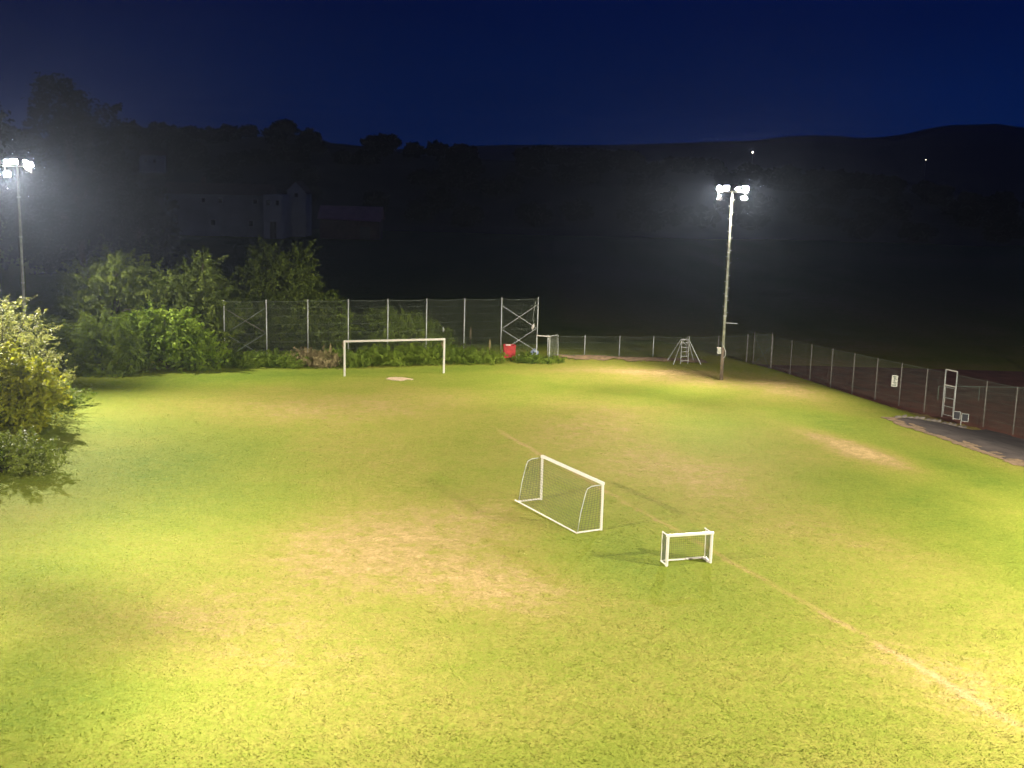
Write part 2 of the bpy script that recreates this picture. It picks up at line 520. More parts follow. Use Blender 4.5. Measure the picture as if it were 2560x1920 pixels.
# grass blades over the near half of the pitch, where single tufts can be made out
NB = 300000
gy = 22 + 50 * rng.random(NB) ** 1.5
gx = (rng.random(NB) * 2 - 1) * (gy * 0.50 + 2)
ok = gx < crest_x(gy) - 0.2
gx, gy = gx[ok], gy[ok]
n = len(gx)
gz = height(gx, gy)
clump = 0.7 + 0.6 * vnoise(gx, gy, 0.45, 77)
hgt = (0.010 + 0.016 * rng.random(n)) * clump
wid = 0.012 + 0.014 * rng.random(n)
ang = rng.random(n) * 2 * np.pi
lean = (rng.random((n, 2)) - 0.5) * 2.6 * hgt[:, None]
p0 = np.stack([gx - np.cos(ang) * wid, gy - np.sin(ang) * wid, gz], -1)
p1 = np.stack([gx + np.cos(ang) * wid, gy + np.sin(ang) * wid, gz], -1)
p2 = np.stack([gx + lean[:, 0], gy + lean[:, 1], gz + hgt], -1)
V = np.stack([p0, p1, p2], 1).reshape(-1, 3)
T = np.arange(n * 3).reshape(-1, 3)
np_mesh("grass", V, T, M_blade, kind="stuff", attr=np.repeat(dryness(gx, gy), 3))

# ------------------------------------------------------------------ far hills, woods
RIDGE = [(-420, 30), (-262, 35.4), (-241, 32.8), (-215.5, 28.2), (-183, 33.9), (-170, 34), (-163.6, 36.3), (-152.8, 35.8), (-149.7, 33.1), (-140, 34.4), (-120.6, 36.6),
         (-103.4, 38.3), (-92.6, 37.3), (-90.5, 34.7), (-81.9, 34.3), (-71, 33.3), (-61.4, 32.3), (-58, 30.9), (-47.4, 30.1), (-25.9, 29.4), (-4.3, 28.7), (28, 28.7), (60.4, 27.9), (110, 25), (180, 19), (260, 10), (420, 4)]
RIDGE2 = [(-500, 30), (-200, 36), (-103, 40.6), (-33, 46.1), (37.6, 48.5), (84.6, 49.2), (155, 53), (202, 56), (244, 58), (272, 62.9), (309, 65.3), (342, 62.9), (384, 65.4), (398, 69.9), (420, 76), (444, 78.4), (476, 80.2), (510, 77.4), (575, 74.6), (760, 66), (1000, 52)]
def hill(name, pts, y0, y1, y2, base, m, lower, step):
    px = [p[0] for p in pts]; pz = [p[1] - lower for p in pts]
    X, Y = np.meshgrid(np.arange(px[0], px[-1], step), np.concatenate([np.linspace(y0, y1, 26), np.linspace(y1 + 20, y2, 8)]))
    Xr = X * (y1 / Y)
    Zr = np.interp(Xr, px, pz)
    t = sm((Y - y0) / (y1 - y0)) * (1 - sm((Y - y1) / (y2 - y1)) * 0.7)
    Z = base + (Zr - base) * t + (vnoise(X, Y, 18, 4) - 0.5) * 3.0 * sm((Y - y0) / 60) * (Y < y1 - 20)
    n_x = X.shape[1]
    i = (np.arange(X.shape[0] - 1)[:, None] * n_x + np.arange(n_x - 1)[None, :]).ravel()
    Q = np.stack([i, i + 1, i + n_x + 1, i + n_x], -1)
    return np_mesh(name, np.stack([X, Y, Z], -1).reshape(-1, 3), Q, m, kind="structure", smooth=True)
hill("hillside", RIDGE, 335, 550, 800, -3.2, M_hill, 7.0, 9.0)
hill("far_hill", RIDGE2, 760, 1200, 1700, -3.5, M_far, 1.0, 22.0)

def leaf_cloud(P, size, tilt=0.9, aspect=0.62, droop=0.0, out=None):
    """Rhombic leaves at the points P; returns verts and quads."""
    n = len(P)
    nrm = rng.normal(size=(n, 3)) * tilt + np.array([0, 0, 0.9])
    if out is not None:
        nrm = nrm + out * 0.7
    nrm /= np.linalg.norm(nrm, axis=1)[:, None]
    d = rng.normal(size=(n, 3)); d[:, 2] -= droop
    d -= nrm * (d * nrm).sum(1)[:, None]
    d /= np.linalg.norm(d, axis=1)[:, None] + 1e-9
    w = np.cross(nrm, d)
    s = size * (0.6 + 0.8 * rng.random(n))[:, None]
    a = P - d * s * 0.5; c = P + d * s * 0.5
    mid = P + nrm * s * 0.10 - d * s * 0.05
    b = mid + w * s * aspect * 0.5; e = mid - w * s * aspect * 0.5
    V = np.stack([a, b, c, e], 1).reshape(-1, 3)
    Q = np.arange(n * 4).reshape(-1, 4)
    return V, Q

def crown_points(lobes, clumps, per, cr_, shoots=0.35, shoot_len=0.7, flat=0.45):
    """Clumps of leaves spread through ellipsoid lobes, plus shoots that stick out of the outline."""
    L_ = np.array(lobes, float)
    vol = (L_[:, 3] * L_[:, 4] * L_[:, 5]) ** 0.67
    pick = rng.choice(len(L_), size=clumps, p=vol / vol.sum())
    d = rng.normal(size=(clumps, 3)); d /= np.linalg.norm(d, axis=1)[:, None]
    r = (0.42 + 0.62 * rng.random(clumps) ** 0.55)[:, None]
    C = L_[pick, :3] + d * L_[pick, 3:6] * r
    pts = []; outs = []
    isshoot = rng.random(clumps) < shoots
    for j in range(clumps):
        if isshoot[j]:
            dirv = d[j] * np.array([1, 1, 0.7]) + np.array([0, 0, 0.45])
            dirv /= np.linalg.norm(dirv)
            ln = shoot_len * (0.5 + rng.random())
            t = rng.random(per)
            q = C[j] + dirv * (t * ln)[:, None] + rng.normal(size=(per, 3)) * (cr_ * 0.36 * (1.15 - t))[:, None]
            q[:, 2] -= (t ** 2) * ln * 0.2
        else:
            q = C[j] + rng.normal(size=(per, 3)) * cr_ * np.array([1, 1, flat])
            q[:, 2] -= 0.3 * ((q[:, 0] - C[j, 0]) ** 2 + (q[:, 1] - C[j, 1]) ** 2) / cr_
        pts.append(q); outs.append(np.repeat(d[j][None], per, 0))
    return np.concatenate(pts), np.concatenate(outs), C

def plant(name, label, cat, loc, lobes, clumps, per, cr_, leaf, material, group=None, shoots=0.35, shoot_len=0.7,
          trunk_r=0.12, trunk=True, part="foliage", limbs=9, aspect=0.62, tilt=0.9, droop=0.0, flat=0.45, extra=None):
    x, y = loc[:2]
    z = loc[2] if len(loc) > 2 else float(height(x, y)) - 0.05
    t = thing(name, label, cat, (x, y, z), 0, group)
    P, O, C = crown_points(lobes, clumps, per, cr_, shoots, shoot_len, flat)
    keep = P[:, 2] > 0.03
    V, Q = leaf_cloud(P[keep], leaf, tilt, aspect, droop, O[keep])
    fo = np_mesh(part, V, Q, material, parent=t, kind="stuff")
    if trunk:
        mb = MB()
        L_ = np.array(lobes, float)
        top = L_[np.argmax(L_[:, 2])]
        base = Vector((0, 0, -0.2)); mid = Vector((top[0] * 0.4, top[1] * 0.4, top[2] * 0.5)); tip = Vector((top[0], top[1], top[2] + top[5] * 0.5))
        mb.tube([base, mid * 0.5 + Vector((0.05, -0.03, 0)), mid, tip], [trunk_r, trunk_r * 0.8, trunk_r * 0.6, trunk_r * 0.15], 8)
        for j in rng.choice(len(C), size=min(limbs, len(C)), replace=False):
            c = Vector(C[j])
            s0 = base.lerp(mid, 0.3 + 0.7 * rng.random())
            k = s0.lerp(c, 0.5) + Vector((0, 0, 0.12 * (c - s0).length))
            mb.tube([s0, k, c], [trunk_r * 0.45, trunk_r * 0.28, trunk_r * 0.07], 5)
        mb.build("trunk", M_bark, t, smooth=True)
    return t

# ridge wood: crowns on the skyline, one mass
Ps = []
for i in range(330):
    u = rng.random()
    Yv = 550 - 190 * u * u
    xv = -330 + 700 * rng.random()
    zr = np.interp(xv * 550 / Yv, [p[0] for p in RIDGE], [p[1] - 7 for p in RIDGE])
    tt = sm((Yv - 335) / 215.0)
    z0 = -3.2 + (zr + 3.2) * tt
    hh = 5.2 + 1.6 * rng.random()
    R_ = 4 + 3 * rng.random()
    m_ = 130
    d = rng.normal(size=(m_, 3)); d /= np.linalg.norm(d, axis=1)[:, None]
    Ps.append(np.array([xv, Yv, z0 + hh * 0.5]) + d * np.array([R_, R_, hh * 0.55]) * (0.5 + 0.5 * rng.random((m_, 1))))
V, Q = leaf_cloud(np.concatenate(Ps), 3.0, 1.2, 0.8)
np_mesh("wood", V, Q, LF_black, kind="stuff")
# tall dark trees against the sky on the left
plant("tall_tree", "huge dark broad tree standing against the sky above the left floodlight", "tree", (-63, 170, -2.5),
      [(-3.0, 0, 24.5, 4.5, 4, 5.2), (2.6, 0, 21.5, 4.6, 4, 4.6), (-1.5, 0, 15, 7.5, 5, 7), (3, -1, 12, 6, 5, 7), (-5, 0, 9, 6, 5, 6)], 420, 34, 0.95, 0.75, LF_black,
      group="dark trees on the left skyline", trunk_r=0.6, shoots=0.25, shoot_len=1.6)
plant("tall_tree", "dark tree cut off by the left edge against the sky", "tree", (-78.5, 170, -2.5),
      [(0, 0, 23, 3.8, 4, 5.0), (-1, 0, 14, 5.5, 5, 8), (4, 0, 9, 4, 4, 6)], 260, 34, 0.95, 0.75, LF_black,
      group="dark trees on the left skyline", trunk_r=0.5, shoots=0.25, shoot_len=1.6)
for (tx, tz, tr, lab) in ((-57, 15.0, 4.0, "lower dark tree just right of the huge broad tree"), (-71, 16.0, 4.0, "dark tree filling the gap between the two skyline trees")):
    plant("tall_tree", lab, "tree", (tx, 172 + tr, -2.5), [(0, 0, tz - tr, tr, tr, tr), (1, 0, tz * 0.4, tr * 1.1, tr, tz * 0.4)], 170, 30, 0.95, 0.75, LF_black,
          group="dark trees on the left skyline", trunk_r=0.4, shoots=0.25, shoot_len=1.4)

# ------------------------------------------------------------------ far buildings
def window(parent, x, y, z, w, h):
    fr = MB().box((x, y - 0.05, z), (w + 0.25, 0.10, h + 0.25)).build("window", M_wall, parent)
    MB().box((x, y - 0.115, z), (w, 0.03, h)).build("pane", M_win, fr)
farm = thing("farmhouse", "long pale farmhouse with projecting end bay, dim at the foot of the dark hill", "house", (-90.5, 300, -2.9))
MB().box((13.4, 5, 5.3), (26.6, 10, 10.8)).build("wall", M_wall2, farm)
rf = MB().add([(-0.6, -0.6, 10.75), (27.2, -0.6, 10.75), (27.2, 5, 13.6), (-0.6, 5, 13.6), (-0.6, 10.6, 10.75), (27.2, 10.6, 10.75), (-0.6, 5, 10.7), (27.2, 5, 10.7)],
              [(0, 1, 2, 3), (3, 2, 5, 4), (0, 3, 4, 6), (1, 7, 5, 2)]).build("roof", M_roof, farm)
MB().box((9, 5, 14.0), (1, 1, 2)).build("chimney", M_roof, rf)
for wx in (10.2, 14.5, 23.5):
    window(farm, wx, 0, 9.2, 1.0, 1.1)
for wx in (1.8, 12.6, 22.3):
    window(farm, wx, 0, 3.6, 1.1, 1.4)
MB().box((29.1, 1.2, 5.5), (4.7, 13.6, 11.2)).build("end_bay", M_wall, farm)
MB().box((29.2, -5.72, 2.4), (1.5, 0.2, 4.2)).build("door", M_dark, farm)
window(farm, 28.0, -5.6, 9.2, 0.8, 1.2)
window(farm, 30.3, -5.6, 9.2, 0.8, 1.2)
gb = thing("gabled_house", "small pale gable end rising behind the right end of the farmhouse", "house", (-58.0, 307, -2.9))
MB().add([(-2.2, 0, 0), (2.6, 0, 0), (2.6, 0, 11.6), (0.0, 0, 14.4), (-2.2, 0, 12.2), (-2.2, 9, 0), (2.6, 9, 0), (2.6, 9, 11.6), (0.0, 9, 14.4), (-2.2, 9, 12.2)],
         [(0, 1, 2, 3, 4), (5, 9, 8, 7, 6), (0, 4, 9, 5), (1, 6, 7, 2)]).build("wall", M_wall, gb)
MB().add([(-2.7, -0.3, 11.9), (0.0, -0.3, 14.65), (3.1, -0.3, 11.3), (-2.7, 9.3, 11.9), (0.0, 9.3, 14.65), (3.1, 9.3, 11.3)], [(0, 3, 4, 1), (1, 4, 5, 2)]).build("roof", M_roof, gb)
window(gb, 0.2, 0, 11.0, 0.9, 1.0)
shed = thing("long_shed", "low shed with dull purple-red roof right of the farmhouse", "shed", (-43, 300, -2.9))
MB().box((0, 5, 2.6), (15.4, 8, 5.2)).build("wall", M_roof, shed)
MB().add([(-8.2, 0.2, 5.3), (8.2, 0.2, 4.9), (8.2, 5, 8.6), (-8.2, 5, 8.6), (-8.2, 9.8, 5.2), (8.2, 9.8, 5.2)], [(0, 1, 2, 3), (3, 2, 5, 4)]).build("roof", M_roof2, shed)
MB().box((4, 0.9, 1.9), (2.6, 0.12, 3.2)).build("door", M_dark, shed)
cot = thing("hill_cottage", "tiny pale cottage high on the dark slope above the farmhouse", "house", (-125, 400, 12.4))
MB().box((0, 3, 3.0), (7.4, 6, 6.0)).build("wall", M_wall, cot)
MB().add([(-4.1, -0.3, 5.8), (4.1, -0.3, 5.8), (4.1, 3, 7.6), (-4.1, 3, 7.6), (-4.1, 6.3, 5.8), (4.1, 6.3, 5.8)], [(0, 1, 2, 3), (3, 2, 5, 4)]).build("roof", M_roof, cot)
window(cot, -1.4, 0, 4.0, 0.8, 1.0)
window(cot, 1.6, 0, 4.0, 0.8, 1.0)

def far_lamp(x, y, z, r, e_, label):
    t = thing("street_lamp", label, "lamp", (x, y, z - 6), 0, "lamps on the far hillside")
    MB().tube([(0, 0, -6), (0, 0, 6)], 0.12, 6).build("post", M_post, t)
    m = mat("street_lamp_light", (1, 1, 1), 0.5, emit=(1, 0.95, 0.8), estr=e_)
    mb = MB()
    mb.tube([(0, 0, 6), (0, 0, 6 + r * 0.5), (0, 0, 6 + r * 1.5), (0, 0, 6 + r * 2)], [r * 0.5, r, r, r * 0.5], 8)
    mb.build("lamp_head", m, t)
far_lamp(178.5, 900, 37.2, 0.45, 6, "bright white lamp dot on the far dark hill, above the right floodlight")
far_lamp(310.6, 900, 35.2, 0.3, 1.2, "faint lamp dot low on the far hill towards the right edge")

# ------------------------------------------------------------------ floodlight masts
def bar(mb, a, b, r, n=8): mb.tube([a, b], r, n)

def flood_lamp(t, x, z, yaw, tilt, lit, size=0.42):
    """A square floodlight in the mast's frame: -y is the way it shines."""
    h = size / 2
    mb = MB()
    prof = [(h, 0.0), (h * 0.98, 0.10), (h * 0.55, 0.26)]
    vs = []; fs = []
    for r, d in prof:
        vs += [(-r, d, -r * 0.8), (r, d, -r * 0.8), (r, d, r * 0.8), (-r, d, r * 0.8)]
    for i in range(2):
        for k in range(4):
            fs.append((i * 4 + k, i * 4 + (k + 1) % 4, i * 4 + 4 + (k + 1) % 4, i * 4 + 4 + k))
    fs.append((8, 9, 10, 11))
    mb.add(vs, fs)
    lm = mb.build("floodlight", M_house, t)
    lm.location = (x, -0.12, z)
    lm.rotation_euler = (-tilt, 0, yaw)
    MB().box((0, -0.008, 0), (size * 0.92, 0.012, size * 0.74)).build("lamp_glass", M_glow if lit else M_glass_off, lm)
    yk = MB()
    yk.tube([(-h - 0.02, 0.06, 0), (-h - 0.02, 0.10, -h), (h + 0.02, 0.10, -h), (h + 0.02, 0.06, 0)], 0.018, 5)
    yk.build("yoke", M_house, lm)
    return lm

def spot(t, x, z, yaw, tilt, watts, size, blend, radius=0.19):
    ld = bpy.data.lights.new("floodlight_beam", 'SPOT')
    ld.energy = watts
    ld.color = (1.0, 0.92, 0.76)
    ld.spot_size = math.radians(size)
    ld.spot_blend = blend
    ld.shadow_soft_size = radius
    o = bpy.data.objects.new("floodlight_beam", ld)
    COL.objects.link(o)
    o.parent = t
    dirv = Vector((math.sin(yaw) * math.cos(tilt), -math.cos(yaw) * math.cos(tilt), -math.sin(tilt)))
    o.location = Vector((x, -0.12, z)) + dirv * 0.32
    o.rotation_euler = dirv.to_track_quat('-Z', 'Y').to_euler()

def mast(label, loc, aim, lamps, height_=14.0, lit=True, pegs=True, box=True, power=1.0, size=77, blend=1.0, group=None):
    """aim: heading (radians) the lamps face, measured so that 0 looks along -y."""
    t = thing("floodlight_mast", label, "floodlight", loc, aim, group)
    MB().tube([(0, 0, -0.3), (0.0, 0, 2.4)], [0.135, 0.12], 12).build("pole_foot", M_poledk, t, smooth=True)
    MB().tube([(0, 0, 2.35), (0.0, 0, 4.7), (0, 0, 9.2), (0, 0, height_ - 0.3)], [0.105, 0.10, 0.085, 0.065], 12).build("pole", M_pole if lit else M_wire, t, smooth=True)  # unlit mast: darker pole colour paints in its lack of light
    for z in (4.7, 6.15, 9.3, 12.0):
        MB().tube([(0, 0, z - 0.05), (0, 0, z + 0.05)], 0.135 if z < 5 else 0.115, 12).build("collar", M_post, t)
    MB().tube([(-1.15, -0.02, height_ - 0.38), (1.15, -0.02, height_ - 0.38)], 0.045, 8).build("crossbar", M_post, t)
    for sgn in (-1, 1):
        MB().tube([(sgn * 1.0, -0.05, height_ - 0.85), (sgn * 1.0, -0.05, height_ - 0.05)], 0.03, 6).build("lamp_bracket", M_post, t)
    if pegs:
        for i in range(19):
            z = 4.95 + i * 0.45
            s_ = -1 if i % 2 else 1
            pg = MB()
            pg.tube([(s_ * 0.05, 0, z), (s_ * 0.21, 0, z), (s_ * 0.21, 0, z + 0.045)], 0.022, 6)
            pg.build("climbing_peg", M_post, t)
    if box:
        MB().box((-0.24, -0.06, 2.13), (0.30, 0.24, 0.42), bev=0.02).build("junction_box", M_post, t)
        MB().box((-0.24, -0.08, 2.36), (0.36, 0.32, 0.03)).build("box_lid", M_white, t)
        MB().tube([(-0.06, -0.12, 2.7), (0.12, -0.12, 2.4), (0.26, -0.10, 2.1), (0.25, -0.1, 1.8), (0.10, -0.12, 1.62)], 0.022, 6).build("conduit", M_post, t)
        MB().tube([(0.08, 0, 4.2), (0.95, 0.05, 4.22)], 0.022, 6).build("side_arm", M_post, t)
    for (x, z, yaw, tilt, w) in lamps:
        flood_lamp(t, x, height_ - 0.38 + z, yaw, tilt, lit)
        if lit:
            spot(t, x, height_ - 0.38 + z, yaw, tilt, LAMP_W * power * w, size, blend)
    return t

R = math.radians
LAMPS = [(-1.0, 0.26, R(-46), R(22), 1.05), (-0.42, 0.26, R(-6), R(22), 2.2), (0.42, 0.26, R(-58), R(59), 0.75), (1.0, 0.26, R(32), R(22), 1.2),
         (-0.92, -0.42, R(-70), R(45), 0.65), (0.95, -0.42, R(30), R(60), 0.75)]
LAMPS2 = [(-0.85, 0.26, R(-46), R(24), 2.0), (-0.30, 0.30, R(-22), R(24), 1.7), (0.58, 0.26, R(18), R(24), 1.2), (0.98, 0.16, R(26), R(24), 0.8),
          (-0.88, -0.55, R(-26), R(22), 2.5), (0.66, -0.20, R(58), R(55), 0.5)]
NEAR_L = [(-1.0, 0.26, R(-50), R(63), 0.9), (0.42, 0.26, R(-54), R(27), 1.15), (0.9, -0.42, R(-54), R(28), 1.15), (-0.42, 0.26, R(2), R(27), 1.4), (1.0, 0.26, R(8), R(27), 1.4),
          (-0.92, -0.42, R(44), R(27), 0.8), (0.0, -0.42, R(74), R(64), 0.9)]
NEAR_R = [(-1.0, 0.26, R(34), R(27), 1.9), (0.42, 0.26, R(36), R(27), 1.9), (-0.3, -0.42, R(34), R(27), 1.9), (-0.42, 0.26, R(-22), R(27), 1.7), (0.0, 0.26, R(-25), R(27), 1.7),
          (-0.92, -0.42, R(-29), R(27), 1.7), (1.0, 0.26, R(58), R(28), 1.4), (0.6, -0.42, R(-62), R(28), 2.2)]
mast("tall lit floodlight mast with climbing pegs and grey box, right of the pitch", (15.36, 83.88, 0), R(-30), LAMPS, 14.0, group="floodlight masts round the pitch")
mast("lit floodlight mast at the left edge, behind the bushes", (-34.0, 79.9, 0), R(58), LAMPS2, 14.45, box=False, pegs=False, group="floodlight masts round the pitch")
mast("near left floodlight mast just outside the picture", (-18.6, 29.9, 0), R(140), NEAR_L, 14.0, size=77, blend=1.0, group="floodlight masts round the pitch")
mast("near right floodlight mast just outside the picture", (33.0, 31.5, 0), R(-122), NEAR_R, 14.0, size=77, blend=1.0, group="floodlight masts round the pitch")
mast("thin unlit mast beyond the clay court at the right edge", (46.6, 104, -2.0), R(-20), LAMPS[:4], 16.0, lit=False, pegs=False, box=False, group="floodlight masts round the pitch")

# ------------------------------------------------------------------ goals
def net(mb, A, B, C_, D, step, r=0.004, sag=0.0):
    """Cords filling the quad A B C D (A-B top, D-C bottom); thin three-sided cords."""
    A, B, C_, D = map(Vector, (A, B, C_, D))
    nrm = (B - A).cross(D - A).normalized()
    def at(u, v):
        p = A.lerp(B, u).lerp(D.lerp(C_, u), v)
        return p + nrm * sag * math.sin(math.pi * u) * math.sin(math.pi * v)
    nu = max(2, int((B - A).length / step)); nv = max(2, int((D - A).length / step))
    for i in range(nu + 1):
        mb.tube([at(i / nu, k / 4) for k in range(5)], r, 3, cap=False)
    for j in range(nv + 1):
        mb.tube([at(k / 4, j / nv) for k in range(5)], r, 3, cap=False)

# full-size goal
g = thing("football_goal", "full-size white goal without net on the far goal line", "goal", (-11.9, 81.0, 0), 0.345, "football goals")
for px in (0.0, 7.32):
    MB().box((px, 0, 1.22), (0.13, 0.13, 2.46), bev=0.03).build("post", M_white, g)
MB().box((3.66, 0, 2.50), (7.45, 0.13, 0.13)).build("crossbar", M_white, g)
for px, s_ in ((0.0, -1), (7.32, 1)):
    MB().tube([(px, 0.05, 2.47), (px + s_ * 0.02, 0.45, 2.42), (px, 0.62, 2.1), (px, 0.10, 1.75)], 0.022, 6).build("net_bracket", M_rust, g)
    MB().tube([(px + s_ * 0.02, 0.09, 0.0), (px + s_ * 0.02, 0.09, 2.4)], 0.018, 5).build("net_rail", M_rust, g)

# 5 x 2 m portable goal
g = thing("football_goal", "five metre portable white goal with net, standing sideways mid-pitch", "goal", (1.443, 50.32, 0), -1.074, "football goals")
W5, H5, D5, DT = 5.0, 1.97, -1.17, -0.72
for px in (0.0, W5):
    MB().box((px, 0, H5 / 2), (0.08, 0.11, H5), bev=0.02).build("post", M_white, g)
MB().box((W5 / 2, 0, H5 + 0.04), (W5 + 0.10, 0.12, 0.10)).build("crossbar", M_white, g)
for px in (0.0, W5):
    MB().tube([(px, -0.06, 0.05), (px, D5, 0.05)], 0.036, 8).build("side_bar", M_white, g)
    MB().tube([(px, -0.05, H5 - 0.02), (px, DT + 0.18, H5 - 0.03), (px, DT - 0.02, H5 - 0.12), (px, DT - 0.10, H5 - 0.34), (px, D5 * 0.86, 0.9), (px, D5 * 0.97, 0.08)], 0.018, 8).build("net_stanchion", M_post, g, smooth=True)
MB().tube([(-0.28, D5, 0.04), (W5 + 0.02, D5, 0.04)], 0.032, 8).build("ground_bar", M_white, g)
nb = MB()
net(nb, (0, DT - 0.05, H5 - 0.15), (W5, DT - 0.05, H5 - 0.15), (W5, D5, 0.06), (0, D5, 0.06), 0.12, 0.0055, 0.08)
net(nb, (0, 0, H5), (W5, 0, H5), (W5, DT - 0.05, H5 - 0.15), (0, DT - 0.05, H5 - 0.15), 0.13, 0.0035)
for px in (0, W5):
    net(nb, (px, 0, H5), (px, DT - 0.05, H5 - 0.13), (px, D5, 0.06), (px, 0, 0.06), 0.10, 0.008, 0.03)
nb.build("net", M_netdark, g, kind="stuff")

# 1.8 x 1.2 m mini goal
g = thing("football_goal", "small white mini goal with net, nearest the camera", "goal", (5.99, 41.66, 0), 0.285, "football goals")
W1, H1, D1 = 1.80, 1.16, 0.52
for px in (0.0, W1):
    MB().box((px, 0, H1 / 2), (0.10, 0.09, H1), bev=0.02).build("post", M_white, g)
    MB().tube([(px, 0.05, H1 + 0.03), (px, D1 + (0.10 if px else 0), H1 + 0.03)], 0.026, 6).build("top_bar", M_white, g)
    MB().tube([(px, D1, 0.04), (px, D1, H1 + 0.03)], 0.020, 6).build("rear_upright", M_white, g)
MB().box((W1 / 2, 0, H1 + 0.035), (W1 + 0.13, 0.10, 0.09)).build("crossbar", M_white, g)
MB().tube([(0, 0.05, 0.04), (0, D1, 0.04)], 0.034, 6).build("side_bar", M_white, g)
MB().box((W1, D1 / 2 + 0.02, 0.05), (0.15, D1 - 0.06, 0.09), bev=0.03).build("side_bar", M_white, g)
MB().tube([(0.02, D1, 0.04), (1.0, D1, 0.04)], 0.034, 6).build("ground_bar", M_white, g)
MB().tube([(1.03, D1, 0.05), (W1, D1, 0.05)], 0.045, 6).build("ground_bar", M_white, g)
nb = MB()
net(nb, (0, D1, H1), (W1, D1, H1), (W1, D1, 0.05), (0, D1, 0.05), 0.08, 0.0045, 0.03)
for px in (0, W1):
    net(nb, (px, 0.04, H1), (px, D1, H1), (px, D1, 0.05), (px, 0.04, 0.05), 0.05, 0.007, 0.0)
nb.build("net", M_netdark, g, kind="stuff")

# goal parked by the end of the backstop
g = thing("football_goal", "grey old goal standing end-on at the right end of the tall backstop", "goal", (2.88, 90.3, 0), 2.87, "football goals")
MB().box((0, 0, 0.98), (0.07, 0.07, 1.96)).build("post", M_post, g)
MB().box((1.05, 0, 0.98), (0.07, 0.07, 1.96)).build("post", M_post, g)
MB().box((0.53, 0, 1.99), (1.12, 0.07, 0.08)).build("crossbar", M_white, g)
MB().tube([(0, -0.05, 1.99), (-0.42, -0.95, 2.02), (-0.45, -1.0, 1.0), (-0.45, -1.0, 0.05)], 0.024, 6).build("net_stanchion", M_post, g)
MB().tube([(0, -0.05, 0.06), (-0.45, -1.0, 0.06)], 0.026, 6).build("side_bar", M_post, g)
nb = MB(); net(nb, (0, -0.04, 1.97), (-0.42, -0.95, 1.98), (-0.45, -1.0, 0.06), (0, -0.04, 0.06), 0.12, 0.005)
nb.build("net", M_net, g, kind="stuff")

# ------------------------------------------------------------------ fences
def lattice(mb, P0, P1, z0, z1, step, r):
    """Diamond wire mesh in the upright panel from P0 to P1: long straight wires at 45 degrees, clipped to the panel."""
    P0 = Vector(P0); P1 = Vector(P1)
    Lh = (P1 - P0).length; u = (P1 - P0).normalized(); Hh = z1 - z0
    def pt(a, b): return (P0.x + u.x * a, P0.y + u.y * a, z0 + b)
    t = -Hh
    while t < Lh:
        a0, b0 = (t, 0) if t >= 0 else (0, -t)
        a1 = min(Lh, t + Hh); b1 = a1 - t
        if a1 - a0 > 0.02:
            mb.tube([pt(a0, b0), pt(a1, b1)], r, 3, cap=False)
            mb.tube([pt(a0, Hh - b0), pt(a1, Hh - b1)], r, 3, cap=False)
        t += step
# backstop
b0 = Vector((-21.45, 85.2)); bd = Vector((2.923, 0.999)); BT = 4.67
bs = thing("backstop_fence", "tall wire mesh backstop fence on steel posts behind the far goal", "fence", (0, 0, 0))
for k in range(9):
    p = b0 + bd * k
    gz0 = float(height(p.x, p.y))
    MB().tube([(p.x, p.y, gz0 - 0.2), (p.x, p.y, BT + (0.12 if k in (7, 8) else 0.05))], 0.044, 8).build("post", M_post, bs, smooth=True)
LV = [0.25, 0.95, 1.6, 2.25, 2.9, 3.55, 4.15, BT - 0.03]
for z in LV:
    pts = []
    for k in range(8):
        for f_ in (0, 0.25, 0.5, 0.75):
            p = b0 + bd * (k + f_)
            pts.append((p.x, p.y - 0.05, z - 0.07 * math.sin(math.pi * f_)))
    p = b0 + bd * 8; pts.append((p.x, p.y - 0.05, z))
    MB().tube(pts, 0.009 if z > 4.5 else 0.005, 4).build("line_wire", M_wire, bs)
for k in range(8):
    a = b0 + bd * k; b = b0 + bd * (k + 1)
    mb = MB(); lattice(mb, (a.x, a.y - 0.03, 0), (b.x, b.y - 0.03, 0), 0.05, BT - 0.05, 0.11, 0.0016)
    mb.build("mesh_panel", M_wire, bs, kind="stuff")
def brace(parent, a, b, z0, z1, off, r=0.024, m=None):
    MB().tube([(a.x, a.y + off, z0), (b.x, b.y + off, z1)], r, 6).build("brace", m or M_post, parent)
for k in (0, 7):
    a = b0 + bd * (k + 0.03); b = b0 + bd * (k + 0.97)
    mk = M_wire if k == 0 else M_post
    brace(bs, a, b, 4.05, 2.25, 0.06, m=M_dull if k == 0 else mk); brace(bs, a, b, 2.25, 4.1, 0.12, m=mk)
    brace(bs, a, b, 2.15, 0.4, 0.06, m=mk); brace(bs, a, b, 0.4, 2.2, 0.12, m=mk)
